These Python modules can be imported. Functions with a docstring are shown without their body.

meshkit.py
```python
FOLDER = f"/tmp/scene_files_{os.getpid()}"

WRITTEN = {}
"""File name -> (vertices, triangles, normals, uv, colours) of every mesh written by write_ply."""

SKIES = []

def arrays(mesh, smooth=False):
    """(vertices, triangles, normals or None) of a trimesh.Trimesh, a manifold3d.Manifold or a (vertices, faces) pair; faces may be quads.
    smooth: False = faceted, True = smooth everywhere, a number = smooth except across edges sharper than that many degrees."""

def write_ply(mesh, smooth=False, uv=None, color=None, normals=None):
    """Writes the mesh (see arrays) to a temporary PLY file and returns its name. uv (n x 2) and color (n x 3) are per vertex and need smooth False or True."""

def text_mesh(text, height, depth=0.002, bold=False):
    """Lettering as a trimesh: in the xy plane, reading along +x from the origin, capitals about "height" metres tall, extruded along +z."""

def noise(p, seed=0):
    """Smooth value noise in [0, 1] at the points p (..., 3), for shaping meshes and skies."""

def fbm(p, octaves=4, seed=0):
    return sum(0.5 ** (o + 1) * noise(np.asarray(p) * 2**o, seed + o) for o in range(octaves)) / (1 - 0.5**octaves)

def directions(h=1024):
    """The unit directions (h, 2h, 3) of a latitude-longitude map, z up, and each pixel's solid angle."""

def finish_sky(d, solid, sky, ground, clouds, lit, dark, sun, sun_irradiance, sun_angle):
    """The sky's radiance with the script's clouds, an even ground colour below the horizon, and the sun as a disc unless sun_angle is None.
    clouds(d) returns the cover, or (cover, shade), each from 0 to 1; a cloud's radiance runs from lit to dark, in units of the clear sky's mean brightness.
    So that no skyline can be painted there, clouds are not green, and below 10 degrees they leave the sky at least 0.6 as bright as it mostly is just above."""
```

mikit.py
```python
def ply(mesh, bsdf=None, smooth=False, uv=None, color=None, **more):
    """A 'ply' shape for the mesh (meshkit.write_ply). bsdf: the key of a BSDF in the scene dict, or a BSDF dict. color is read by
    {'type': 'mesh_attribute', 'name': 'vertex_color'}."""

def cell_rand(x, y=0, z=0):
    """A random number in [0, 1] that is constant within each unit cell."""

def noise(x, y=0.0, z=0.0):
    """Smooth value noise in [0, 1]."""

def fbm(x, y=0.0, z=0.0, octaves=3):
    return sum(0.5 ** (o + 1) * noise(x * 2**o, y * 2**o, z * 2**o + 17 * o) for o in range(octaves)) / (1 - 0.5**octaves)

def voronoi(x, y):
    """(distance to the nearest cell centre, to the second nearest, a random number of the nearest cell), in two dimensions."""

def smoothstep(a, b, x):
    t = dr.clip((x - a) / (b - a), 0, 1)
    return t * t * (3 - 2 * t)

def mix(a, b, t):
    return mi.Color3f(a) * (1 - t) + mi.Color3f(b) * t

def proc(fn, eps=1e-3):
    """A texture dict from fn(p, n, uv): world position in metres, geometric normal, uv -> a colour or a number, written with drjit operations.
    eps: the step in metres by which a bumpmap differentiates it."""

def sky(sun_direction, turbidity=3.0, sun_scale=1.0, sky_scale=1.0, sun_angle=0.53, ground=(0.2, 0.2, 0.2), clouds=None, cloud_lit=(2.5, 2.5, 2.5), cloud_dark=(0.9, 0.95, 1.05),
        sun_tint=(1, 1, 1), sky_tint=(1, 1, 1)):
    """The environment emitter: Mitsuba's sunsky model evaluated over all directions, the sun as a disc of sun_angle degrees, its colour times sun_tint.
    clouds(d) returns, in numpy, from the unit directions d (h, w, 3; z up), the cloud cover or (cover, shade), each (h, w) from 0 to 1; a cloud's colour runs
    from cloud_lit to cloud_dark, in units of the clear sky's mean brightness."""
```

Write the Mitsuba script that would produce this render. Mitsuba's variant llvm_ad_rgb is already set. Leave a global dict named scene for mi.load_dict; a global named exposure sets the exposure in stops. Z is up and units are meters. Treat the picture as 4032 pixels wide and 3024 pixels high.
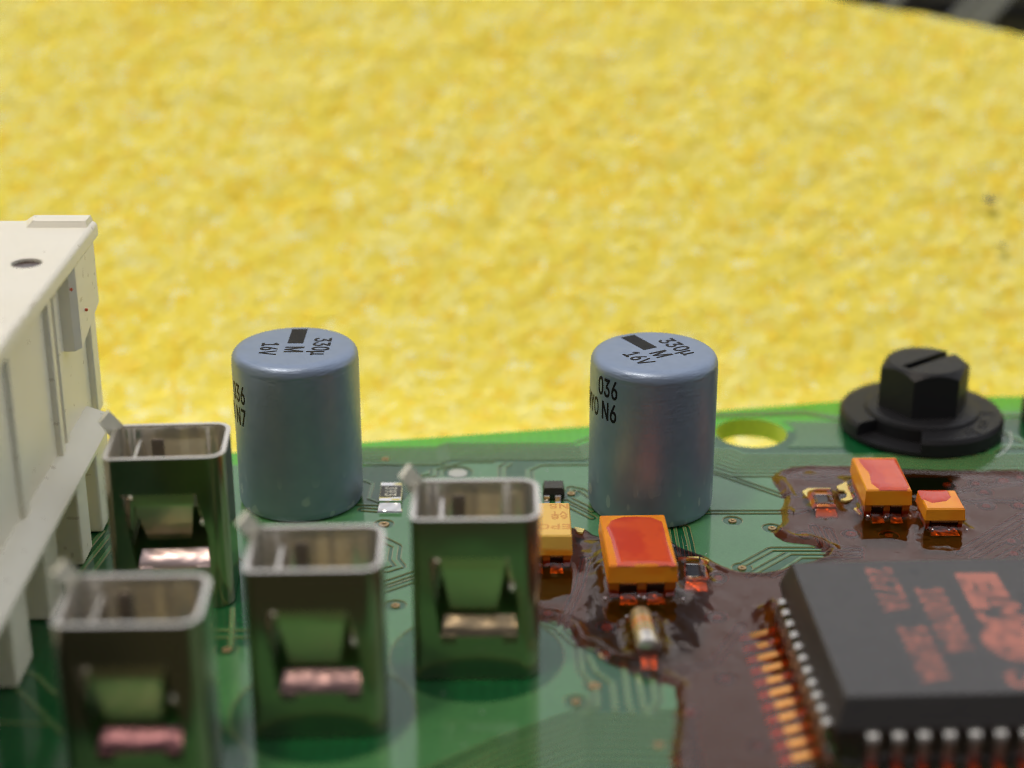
import math
import numpy as np
import trimesh
import manifold3d as m3
import mitsuba as mi
import drjit as dr
import shapely
from shapely import geometry as sg, affinity
from shapely.ops import unary_union
import mikit
import meshkit
from mikit import proc, fbm, noise, smoothstep, mix

T = mi.ScalarTransform4f
rng = np.random.default_rng(7)
S = 0.1          # the close-up is modelled in millimetres; 1 mm is written as 0.1 units so that ray offsets stay far below a trace's thickness
scene, labels = {}, {}

# ---------------------------------------------------------------- camera, light, exposure
PITCH, CAM_H = math.radians(22.0), 49.47
scene['camera'] = {
    'type': 'thinlens', 'fov': 32.73, 'fov_axis': 'x',
    'to_world': T().look_at(origin=[0, 0, CAM_H * S], target=[0, math.cos(PITCH) * S * 100, (CAM_H - 100 * math.sin(PITCH)) * S], up=[0, 0, 1]),
    'aperture_radius': 1.32 * S, 'focus_distance': 108.0 * S, 'near_clip': 0.05, 'far_clip': 500.0,
}
def cover(d):
    # overcast, brighter towards the rear of the scene and overhead, dimmer behind the photographer
    return np.ones(d.shape[:2]), np.clip(0.58 - 0.80 * d[..., 1] - 0.42 * d[..., 2], 0, 1)
scene['daylight'] = mikit.sky([-0.30, -0.22, 0.93], turbidity=3, sun_scale=0.26, sun_angle=8, ground=(0.10, 0.10, 0.09),
                              clouds=cover, cloud_lit=(3.4, 3.45, 3.65), cloud_dark=(0.45, 0.46, 0.5))
exposure = 1.5

# ---------------------------------------------------------------- materials
def rgb(*c):
    return {'type': 'rgb', 'value': list(c)}

def mat(name, color, rough=0.4, metallic=0.0, spec=0.5, bump=None, coat=0.0, coat_gloss=0.9, **kw):
    b = {'type': 'principled', 'base_color': color if isinstance(color, dict) else rgb(*color), 'roughness': rough, 'metallic': metallic, 'specular': spec, **kw}
    if coat:
        b['clearcoat'] = coat
        b['clearcoat_gloss'] = coat_gloss
    if bump is not None:
        fn, eps, sc = bump
        b = {'type': 'bumpmap', 'arbitrary': proc(fn, eps=eps * S), 'scale': sc, 'bsdf': b}
    scene[name] = {'type': 'twosided', 'bsdf': b}
    return name

def mm(p):
    return p / S

def mask_bump(p, n, uv):
    q = mm(p)
    return (fbm(q.x * 0.55, q.y * 0.55, 3.0, octaves=2) * 0.012 + noise(q.x * 5, q.y * 5, q.z * 5) * 0.0007) * S

def copper_mask(p, n, uv):
    q = mm(p)
    top = mix((0.048, 0.172, 0.055), (0.062, 0.200, 0.068), fbm(q.x * 0.5, q.y * 0.5, 1.0))
    grain = noise(q.x * 14, q.y * 14, 2.0)
    top = top * (0.92 + 0.16 * grain)
    # the mask is thin on the copper's shoulders, which show through tan
    return dr.select((dr.abs(n.z) > 0.5) & (q.z > -0.02), top, mi.Color3f(0.21, 0.22, 0.085))

def laminate_color(p, n, uv):
    q = mm(p)
    weave = 0.5 + 0.25 * (dr.sin(q.x * 9.0) + dr.sin(q.y * 9.0))
    inner = mix((0.003, 0.068, 0.018), (0.005, 0.084, 0.024), weave)
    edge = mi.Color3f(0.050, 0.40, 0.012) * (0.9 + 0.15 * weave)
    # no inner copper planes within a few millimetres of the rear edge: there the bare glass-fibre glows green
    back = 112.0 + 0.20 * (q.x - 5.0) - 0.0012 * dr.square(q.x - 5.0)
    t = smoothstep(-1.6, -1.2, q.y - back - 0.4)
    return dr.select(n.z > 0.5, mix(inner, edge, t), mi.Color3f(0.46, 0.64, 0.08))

def hatch_color(p, n, uv):
    q = mm(p)
    a = dr.abs(dr.sin((q.x + q.y) * 6.5)) * dr.abs(dr.sin((q.x - q.y) * 6.5))
    return mix((0.006, 0.085, 0.026), (0.16, 0.32, 0.18), smoothstep(0.2, 0.7, a))

mat('m_copper_mask', proc(copper_mask), 0.11, spec=0.85, bump=(mask_bump, 0.05, 1.0))
mat('m_laminate', proc(laminate_color), 0.13, spec=0.7, bump=(mask_bump, 0.05, 1.0))
mat('m_hatch', proc(hatch_color), 0.2, spec=0.5)

def foam_color(p, n, uv):
    q = mm(p)
    a = fbm(q.x * 1.1, q.y * 0.8, q.z * 0.9 + 3, octaves=3)
    b = fbm(q.x * 1.0 + 40, q.y * 0.7, q.z * 0.8, octaves=3)
    big = fbm(q.x * 0.12, q.y * 0.12, q.z * 0.1, octaves=2)
    c = mix((0.93, 0.80, 0.12), (0.95, 0.87, 0.26), smoothstep(0.38, 0.70, a))
    c = mix(c, (0.92, 0.66, 0.05), 0.62 * smoothstep(0.48, 0.72, b + 0.25 * (big - 0.5)))
    return mix(c, (0.97, 0.93, 0.42), smoothstep(0.74, 0.84, noise(q.x * 1.5 + 7, q.y * 1.2, q.z * 1.2)))
mat('m_foam', proc(foam_color), 0.9, spec=0.1)

def streaks(p, n, uv):
    q = mm(p)
    ang = dr.atan2(q.y - 102.7, q.x - dr.select(q.x > -3, 8.919, -13.708))
    return (fbm(ang * 7.0, q.z * 8.0, 1.0, octaves=3) * 0.020 + fbm(ang * 26.0, q.z * 22.0, 5.0, octaves=2) * 0.006) * S

def can_color(p, n, uv):
    q = mm(p)
    v = fbm(q.x * 1.3, q.y * 1.3, q.z * 1.1, octaves=3)
    c = mix((0.26, 0.33, 0.45), (0.32, 0.385, 0.50), v)
    scuff = smoothstep(0.70, 0.76, noise(q.x * 2.2 + 11, q.y * 2.2, q.z * 0.7)) * smoothstep(3.5, 1.0, q.z)
    return mix(c, (0.6, 0.62, 0.66), scuff * 0.6)
mat('m_capacitor', proc(can_color), 0.45, metallic=0.80, spec=0.5, bump=(streaks, 0.03, 1.0))
mat('m_print', (0.008, 0.008, 0.010), 0.45, spec=0.10)
mat('m_seal', (0.02, 0.02, 0.022), 0.6)

def tin_bump(p, n, uv):
    q = mm(p)
    return (fbm(q.x * 0.5, q.y * 0.5, q.z * 0.35, octaves=2) * 0.03) * S
mat('m_tin', (0.45, 0.40, 0.29), 0.16, metallic=1.0, bump=(tin_bump, 0.06, 1.0))
mat('m_tin_edge', (0.80, 0.75, 0.68), 0.34, metallic=1.0)
mat('m_tab', (0.86, 0.84, 0.70), 0.4, metallic=0.1)
def flutes(p, n, uv):
    q = mm(p)
    return (fbm(q.x * 1.6, q.y * 1.6, q.z * 0.12, octaves=2) * 0.10) * S
mat('m_added_liner_pale', (0.93, 0.90, 0.85), 0.45, metallic=0.15)  # pale near panel, brightens what the rear wall mirrors
mat('m_added_liner', (0.95, 0.92, 0.87), 0.10, metallic=0.85, bump=(flutes, 0.05, 1.0))
mat('m_dark_tin', (0.20, 0.17, 0.15), 0.3, metallic=0.6)
mat('m_tin_lit', (0.80, 0.70, 0.43), 0.26, metallic=1.0, bump=(tin_bump, 0.06, 1.5))  # lighter copy of the tin, reflected lit board put into its colour
def dents(p, n, uv):
    q = mm(p)
    return fbm(q.x * 1.1, q.y * 1.5, q.z * 1.5, octaves=2) * 0.10 * S
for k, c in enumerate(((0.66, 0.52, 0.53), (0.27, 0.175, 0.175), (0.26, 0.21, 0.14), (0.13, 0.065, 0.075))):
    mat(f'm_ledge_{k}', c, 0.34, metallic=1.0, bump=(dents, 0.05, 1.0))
mat('m_solder', (0.80, 0.79, 0.77), 0.14, metallic=1.0, bump=(lambda p, n, uv: noise(mm(p).x * 3, mm(p).y * 3, mm(p).z * 3) * 0.05 * S, 0.04, 1.0))
mat('m_gilt', (0.95, 0.52, 0.20), 0.22, metallic=1.0, bump=(lambda p, n, uv: noise(mm(p).x * 4, mm(p).y * 4, mm(p).z * 4) * 0.05 * S, 0.04, 1.0))
mat('m_tinned', (1.0, 0.90, 0.68), 0.32, metallic=1.0, bump=(lambda p, n, uv: noise(mm(p).x * 5, mm(p).y * 5, mm(p).z * 5) * 0.09 * S, 0.04, 1.0))
mat('m_pad_gold', (1.0, 0.44, 0.12), 0.25, metallic=1.0)
mat('m_glint', (0.85, 0.80, 0.80), 0.08, metallic=1.0)
mat('m_foam_reflection', (0.74, 0.62, 0.20), 0.35)  # yellow of the foam mirrored in the lacquer rims, as a colour
mat('m_copper_ring', (0.42, 0.30, 0.15), 0.35, metallic=0.7)
mat('m_hole_shade', (0.006, 0.006, 0.005), 0.6)
mat('m_silver_pad', (0.55, 0.57, 0.55), 0.4, metallic=0.7)
mat('m_silk', (0.38, 0.45, 0.41), 0.5)

def ivory(p, n, uv):
    q = mm(p)
    v = fbm(q.x * 0.25, q.y * 0.25, q.z * 0.12, octaves=3)
    c = mix((0.76, 0.725, 0.59), (0.80, 0.77, 0.66), v)
    speck = smoothstep(0.86, 0.90, noise(q.x * 2.5, q.y * 2.5, q.z * 2.5))
    return mix(c, (0.30, 0.22, 0.12), speck * 0.35)
mat('m_ivory', proc(ivory), 0.36, spec=0.45)
mat('m_nylon', (0.014, 0.014, 0.016), 0.45, spec=0.24, bump=(lambda p, n, uv: fbm(mm(p).x * 6, mm(p).y * 6, mm(p).z * 6) * 0.012 * S, 0.04, 1.0))

def tantalum_color(p, n, uv):
    q = mm(p)
    return mix((0.82, 0.30, 0.014), (0.79, 0.23, 0.008), smoothstep(0.35, 0.7, fbm(q.x * 0.6, q.y * 0.6 + 9, q.z * 0.8, octaves=2)))
mat('m_tantalum', proc(tantalum_color), 0.30, spec=0.5, coat=0.3)
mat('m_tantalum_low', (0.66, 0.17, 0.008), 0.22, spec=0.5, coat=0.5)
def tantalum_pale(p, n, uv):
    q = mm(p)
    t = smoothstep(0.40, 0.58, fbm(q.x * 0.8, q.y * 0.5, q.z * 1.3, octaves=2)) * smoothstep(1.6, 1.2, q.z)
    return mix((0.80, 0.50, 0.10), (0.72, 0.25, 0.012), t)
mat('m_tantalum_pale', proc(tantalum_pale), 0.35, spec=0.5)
def red_resin(p, n, uv):
    q = mm(p)
    return mix((0.64, 0.075, 0.012), (0.56, 0.045, 0.010), smoothstep(0.35, 0.65, fbm(q.x * 0.7, q.y * 0.5 + 4, 0.0, octaves=3)))
mat('m_red_resin', proc(red_resin), 0.08, spec=0.5, coat=1.0)
mat('m_terminal', (0.05, 0.022, 0.010), 0.15, spec=0.5, metallic=0.3)
mat('m_print_faint', (0.66, 0.30, 0.055), 0.4)
mat('m_resistor', (0.022, 0.022, 0.026), 0.3)
mat('m_ceramic', (0.72, 0.66, 0.44), 0.5)
mat('m_resistor_ink', (0.62, 0.60, 0.50), 0.5)
mat('m_chip', (0.020, 0.020, 0.022), 0.35, spec=0.5)

def ic_color(p, n, uv):
    q = mm(p)
    return mix((0.020, 0.018, 0.017), (0.030, 0.026, 0.025), fbm(q.x * 1.2, q.y * 1.2, q.z * 3, octaves=4))
mat('m_ic', proc(ic_color), 0.42, spec=0.8, bump=(lambda p, n, uv: noise(mm(p).x * 12, mm(p).y * 12, mm(p).z * 12) * 0.006 * S, 0.02, 1.0))
def ink_red(p, n, uv):
    q = mm(p)
    return mix((0.42, 0.15, 0.11), (0.22, 0.095, 0.08), smoothstep(0.40, 0.8, fbm(q.x * 2, q.y * 2, 0.0, octaves=2)))
mat('m_ic_ink', proc(ink_red), 0.5)
mat('m_glass_body', (0.52, 0.25, 0.07), 0.10, spec=0.6, coat=1.0)
mat('m_band', (0.30, 0.32, 0.16), 0.2, coat=1.0)
mat('m_band_red', (0.45, 0.10, 0.03), 0.2, coat=1.0)
mat('m_crumb', (0.12, 0.12, 0.09), 0.7)
mat('m_crumb_pale', (0.42, 0.36, 0.14), 0.7)
mat('m_tray', (0.045, 0.048, 0.070), 0.45)
mat('m_tray_rib', (0.25, 0.28, 0.37), 0.4)
# brown lacquer: a clear film that tints what lies under it
scene['m_lacquer'] = {'type': 'thindielectric', 'int_ior': 1.5, 'specular_transmittance': rgb(0.63, 0.225, 0.06), 'specular_reflectance': rgb(0.60, 0.56, 0.54)}

# ---------------------------------------------------------------- helpers
def obj(name, mesh, bsdf, parent=None, smooth=30, number=True):
    key = f'{parent}__{name}' if parent else name
    if number and key in scene:
        k = 1
        while f'{key}_{k:03d}' in scene:
            k += 1
        key = f'{key}_{k:03d}'
    if isinstance(mesh, m3.Manifold):
        q = mesh.to_mesh()
        mesh = trimesh.Trimesh(np.array(q.vert_properties[:, :3]), np.array(q.tri_verts), process=False)
    mesh = mesh.copy()
    mesh.apply_scale(S)
    scene[key] = mikit.ply(mesh, bsdf, smooth=smooth)
    return key

def tag(key, label, category=None, group=None, kind=None):
    d = {'label': label} if label else {}
    if category:
        d['category'] = category
    if group:
        d['group'] = group
    if kind:
        d['kind'] = kind
    labels[key] = d

ICO = trimesh.creation.icosphere(subdivisions=2).vertices
def rbox(x0, x1, y0, y1, z0, z1, r=0.1):
    r = min(r, (x1 - x0) / 2 - 1e-3, (y1 - y0) / 2 - 1e-3, (z1 - z0) / 2 - 1e-3)
    c = [(x, y, z) for x in (x0 + r, x1 - r) for y in (y0 + r, y1 - r) for z in (z0 + r, z1 - r)]
    pts = np.vstack([ICO * r + np.array(q) for q in c])
    return trimesh.Trimesh(*hull(pts), process=False)

def hull(pts):
    q = m3.Manifold.hull_points(np.asarray(pts, float)).to_mesh()
    return np.array(q.vert_properties[:, :3]), np.array(q.tri_verts)

def hull_mesh(pts):
    return trimesh.Trimesh(*hull(pts), process=False)

def _tm(m):
    q = m.to_mesh()
    return trimesh.Trimesh(np.array(q.vert_properties[:, :3]), np.array(q.tri_verts), process=False)

def man(mesh):
    return m3.Manifold(m3.Mesh(np.asarray(mesh.vertices, np.float32), np.asarray(mesh.faces, np.uint32)))

def box(x0, x1, y0, y1, z0, z1):
    b = trimesh.creation.box((x1 - x0, y1 - y0, z1 - z0))
    b.apply_translation(((x0 + x1) / 2, (y0 + y1) / 2, (z0 + z1) / 2))
    return b

def polys(g):
    return [q for q in getattr(g, 'geoms', [g]) if isinstance(q, sg.Polygon) and q.area > 1e-4]

def extrude(g, z0, z1):
    out = []
    for q in polys(g):
        e = trimesh.creation.extrude_polygon(q, z1 - z0, engine='earcut')
        e.apply_translation((0, 0, z0))
        out.append(e)
    return trimesh.util.concatenate(out)

def lathe(profile, sections=64, at=(0, 0, 0)):
    """profile: (r, z) from the axis at the bottom to the axis at the top."""
    m = trimesh.creation.revolve(np.asarray(profile, float), sections=sections)
    m.apply_translation(at)
    return m

def turn(mesh, yaw, at=(0, 0, 0), about=(0, 0, 0)):
    mesh = mesh.copy()
    mesh.apply_transform(trimesh.transformations.rotation_matrix(yaw, (0, 0, 1), about))
    mesh.apply_translation(at)
    return mesh

def cat(*ms):
    return trimesh.util.concatenate(list(ms))

def flat_text(s, height, length=None, bold=False, depth=0.012, squeeze=0.75):
    """Lettering centred on the origin, reading along +x, in mm."""
    m = meshkit.text_mesh(s, height, depth, bold)
    lo, hi = m.bounds
    sx = (length / (hi[0] - lo[0])) if length else squeeze
    m.apply_scale((sx, 1, 1))
    lo, hi = m.bounds
    m.apply_translation((-(lo[0] + hi[0]) / 2, -(lo[1] + hi[1]) / 2, 0))
    return m

# ---------------------------------------------------------------- yellow foam sheet, rising behind the board
def foam_point(x, s):
    """s: arc length along the sheet; flat under the board, bending up behind it."""
    bend0, bend1, top = 120.0, 132.0, math.atan(0.64)
    flat_y = np.minimum(s, bend0)
    u = np.clip(s - bend0, 0, bend1 - bend0)
    k = top / (bend1 - bend0)
    y = flat_y + np.sin(k * u) / k
    z = -4.0 + (1 - np.cos(k * u)) / k
    e = np.maximum(s - bend1, 0)
    return y + e * math.cos(top), z + e * math.sin(top), np.where(s < bend0, 0, np.minimum(k * np.maximum(s - bend0, 0), top))

def make_foam():
    nx, ns = 560, 400
    X, V = np.meshgrid(np.linspace(-95, 95, nx), np.linspace(0, 1, ns), indexing='ij')
    # far edge of the sheet runs obliquely: nearer on the right than on the left
    s_end = 173.6 - 0.33 * (X - 34.5) + 1.2 * (meshkit.noise(np.stack([X * 0.15, X * 0, X * 0], -1), 5) - 0.5)
    Sx = 60 + (s_end - 60) * V
    Y, Z, A = foam_point(X, Sx)
    P = np.stack([X, Y, Z], -1)
    coarse = meshkit.fbm(P * [0.5, 0.32, 0.4], 3, 1) - 0.5
    fine = meshkit.fbm(P * 1.25, 2, 9) - 0.5
    amp = 1.0 * coarse + 0.5 * fine + 0.22 * (meshkit.noise(P * 2.1, 17) - 0.5)
    edge = np.minimum(1, (1 - V) / 0.02)
    N = np.stack([0 * A, -np.sin(A), np.cos(A)], -1)
    P = P + N * (amp * edge - 1.6 * (1 - edge) ** 2)[..., None]
    under = P - N * 9.0
    i, j = np.meshgrid(np.arange(nx - 1), np.arange(ns - 1), indexing='ij')
    a = i * ns + j
    top = np.stack([a, a + ns, a + ns + 1, a + 1], -1).reshape(-1, 4)
    # rim: far edge and back face (coarse)
    n0 = nx * ns
    rim_lo = under[:, -1]
    under_near = under[:, 0]
    v = np.vstack([P.reshape(-1, 3), rim_lo, under_near])
    k = np.arange(nx - 1)
    far = np.stack([k * ns + ns - 1, (k + 1) * ns + ns - 1, n0 + k + 1, n0 + k], -1)
    f = np.vstack([top, far])
    return trimesh.Trimesh(v, np.vstack([f[:, [0, 1, 2]], f[:, [0, 2, 3]]]), process=False)
obj('foam_sheet', make_foam(), 'm_foam', smooth=True)
tag('foam_sheet', 'bright yellow crumbly foam sheet behind and under the circuit board', 'foam', kind='structure')

for k, (x, y, z, r) in enumerate(((40.7, 143.5, 8.4, 0.55), (41.0, 139.6, 5.6, 0.40))):
    b = trimesh.creation.icosphere(subdivisions=2, radius=r)
    b.vertices *= 1 + 0.4 * (meshkit.noise(b.vertices * 3 + 5 * k)[:, None] - 0.5)
    b.vertices[:, 2] *= 0.45
    b.apply_translation((x, y, z))
    key = obj('dark_crumb', b, ('m_crumb', 'm_crumb_pale')[k], smooth=True)
    tag(key, ('upper dark grey crumb stuck on the yellow foam near the right edge', 'lower fainter dark crumb on the yellow foam near the right edge')[k], 'crumb')

# dark case standing beyond the foam, top right
def tray():
    yaw = -0.30
    o = (40, 182, -14)
    obj('body', turn(rbox(-34, 60, 0, 60, 0, 33, 2.0), yaw, o), 'm_tray', 'dark_case')
    obj('lip', turn(rbox(-36, 62, -2.6, 1.0, 33.1, 35.0, 0.5), yaw, o), 'm_tray', 'dark_case')
    for x0, w in ((-2.6, 1.6), (6.9, 3.0), (4.6, 1.2), (18, 3.0)):
        rib = hull_mesh([(x0 + dx + (z - 30) * 0.75, y, z) for dx in (-w / 2, w / 2) for y in (-3.2, 0.5) for z in (24, 36)])
        obj('rib', turn(rib, yaw, o), 'm_tray_rib', 'dark_case')
    tag('dark_case', 'blurred dark case with pale grey ribs beyond the foam at top right', 'case')
tray()

# ---------------------------------------------------------------- circuit board
B = 'circuit_board'
EDGE = [(-70, 101.2), (-19.3, 109.9), (-10.4, 111.7), (5.4, 114.5), (15.0, 117.4), (24.9, 119.3), (34.3, 120.0), (70, 121.5)]
outline = sg.Polygon(EDGE + [(70, 18), (-70, 18)])
hole_c, hole_r = (16.95, 113.35), 2.52
lam = outline.difference(sg.Point(hole_c).buffer(hole_r, 48))
obj('laminate', extrude(lam, -1.42, -0.07), 'm_laminate', B, smooth=False)
tag(B, 'green printed circuit board with copper traces and a mounting hole', 'circuit board')

TR = dict(
    bus1=[(-11.34, 110.62), (-5.29, 110.75), (-4.51, 111.4), (4.23, 111.4), (5.81, 112.84)],
    h=[(-6.75, 105.41), (-5.18, 106.1), (-5.22, 107.14), (-3.41, 108.35), (-1.28, 108.4)],
    i1=[(-0.56, 105.0), (-0.57, 107.4), (-0.1, 108.1)], i2=[(1.05, 104.6), (1.07, 107.0), (1.93, 107.9), (5.77, 108.0)],
    e1=[(-10.3, 105.77), (-9.24, 104.87), (-9.33, 102.6), (-8.66, 102.08)], e2=[(-9.97, 101.74), (-8.63, 101.66)], e3=[(-9.61, 100.9), (-8.71, 100.73)],
    f=[(-8.07, 96.71), (-7.15, 95.78), (-7.16, 94.12), (-6.75, 93.16), (-7.51, 92.65)],
    f2=[(-7.6, 90.9), (-5.6, 92.4)], f3=[(-7.6, 90.0), (-5.6, 91.5)],
    g1=[(3.89, 103.29), (3.91, 104.07), (4.58, 103.72), (5.21, 102.6)], g2=[(2.97, 102.42), (3.64, 102.51), (5.13, 100.73)], g3=[(3.68, 101.4), (5.09, 99.74)],
    b=[(13.15, 106.98), (17.76, 102.82), (18.93, 103.17), (19.58, 102.85)], a=[(12.34, 100.48), (18.11, 100.51), (18.84, 100.79)],
    c1=[(13.63, 93.0), (15.95, 95.36), (21.28, 95.36)], c2=[(14.15, 91.99), (17.0, 94.87), (21.18, 94.87)], c3=[(15.55, 91.99), (17.58, 94.38), (21.09, 94.38)],
    d1=[(10.26, 98.43), (10.24, 96.28), (10.21, 94.22)], d2=[(10.85, 98.43), (10.9, 96.28), (10.87, 94.22)],
    j1=[(3.75, 83.57), (3.8, 81.22), (4.46, 79.61), (4.46, 77.74), (3.6, 77.13)], j2=[(4.17, 82.89), (4.55, 81.22), (5.34, 80.08), (5.36, 77.43)],
    j3=[(6.05, 82.21), (6.1, 78.04), (6.2, 77.28)], j4=[(6.75, 81.38), (6.85, 77.51)], j5=[(7.53, 80.89), (7.5, 78.2), (6.92, 77.0)],
    k1=[(-26.84, 80.25), (-25.15, 78.27), (-22.88, 75.43)], k2=[(-26.41, 81.48), (-25.33, 80.66), (-24.07, 79.05)], k3=[(-26.73, 76.36), (-23.47, 76.17)],
    l1=[(-26.04, 91.37), (-25.12, 97.33)], l2=[(-25.34, 90.57), (-24.67, 95.86)], l3=[(-26.62, 91.64), (-25.66, 97.93)],
    m1=[(-16.89, 85.68), (-14.2, 85.68)], m2=[(-16.82, 84.9), (-14.2, 84.9)], m3=[(-16.05, 88.08), (-15.5, 83.46)],
    n1=[(19.01, 98.49), (19.23, 95.84), (20.27, 94.47)], n2=[(19.8, 98.08), (19.9, 96.24)],
    n3=[(27.42, 94.89), (32.66, 100.1)], n4=[(28.12, 94.29), (32.7, 98.79)], n5=[(29.43, 93.99), (32.05, 96.42)],
    n6=[(29.52, 103.66), (32.05, 104.72), (33.97, 104.9)], n7=[(29.11, 101.94), (31.11, 102.19), (33.21, 102.11)],
    o1=[(4.45, 94.22), (3.93, 90.62), (2.65, 85.34)], o2=[(1.67, 86.39), (2.48, 85.85), (3.42, 84.09)], o3=[(8.83, 81.06), (11.04, 82.13), (12.93, 86.06)],
)
W = {k: 0.24 for k in TR}
W.update(f=0.34, i1=0.30, i2=0.30, h=0.26, d1=0.22, d2=0.22, n3=0.3, n4=0.3, j1=0.24, j2=0.28, j3=0.28, j4=0.28, j5=0.28, l1=0.3, l2=0.3, l3=0.3)
# buses: parallel traces at a fixed pitch
def shift(pts, dx, dy):
    return [(x + dx, y + dy) for x, y in pts]
for k in range(1, 6):
    TR[f'bus_{k}'] = shift([(-11.6, 110.62), (-5.29, 110.75), (-4.51, 111.4), (4.6, 111.4), (6.0, 112.6)], 0.05 * k, -0.50 * k); W[f'bus_{k}'] = 0.37
TR['bus_end'] = [(-11.14, 108.0), (-9.3, 107.95), (-4.43, 107.95)]; W['bus_end'] = 0.22
for k in range(7):
    d = -0.55 * k
    TR[f'rbus_{k}'] = [(40, 109.5 + d), (16.05 - 0.22 * k, 109.5 + d), (15.3 - 0.3 * k, 110.3 + d * 0.93), (12.9, 110.45 + d * 0.93)]; W[f'rbus_{k}'] = 0.42
for k in range(8):
    d = -0.62 * k
    TR[f'front_{k}'] = [(-8.5 + 0.2 * k, 67.4 + d), (-0.93, 74.0 + d), (3.6, 77.0 + d), (5.2, 77.0 + d), (8.9, 76.75 + d)]; W[f'front_{k}'] = 0.30
lines = {k: sg.LineString(v) for k, v in TR.items()}
ribbon = {k: l.buffer(W[k] / 2, cap_style='round', join_style='mitre', quad_segs=3) for k, l in lines.items()}

VIAS = [(-8.67, 108.75), (3.89, 103.32), (-8.1, 98.85), (13.99, 99.33), (16.36, 98.28), (18.26, 97.31), (21.19, 97.46), (13.83, 93.0), (12.2, 91.62),
        (30.78, 104.81), (32.73, 105.25), (33.96, 105.7), (30.98, 103.49), (30.61, 101.43), (32.75, 101.51), (30.93, 96.5), (30.63, 94.81), (28.84, 104.63),
        (4.38, 79.76), (3.35, 78.2), (7.36, 74.2), (8.11, 72.73), (5.05, 82.89), (11.4, 80.41), (2.06, 87.49), (-6.72, 88.42), (9.16, 77.13),
        (-15.71, 83.46), (23.5, 97.26), (12.34, 74.08), (5.37, 85.91), (12.23, 91.74), (11.66, 87.01), (-22.6, 77.6), (1.3, 70.9), (6.2, 71.3)]
CANS = [(-19.5, 90.46, 0.06), (-9.76, 77.31, 0.030), (-1.91, 82.86, 0.017), (-17.74, 72.08, 0.026)]
rings = [sg.Point(x, y).buffer(4.75, 32) for x, y, _ in CANS]
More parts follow.
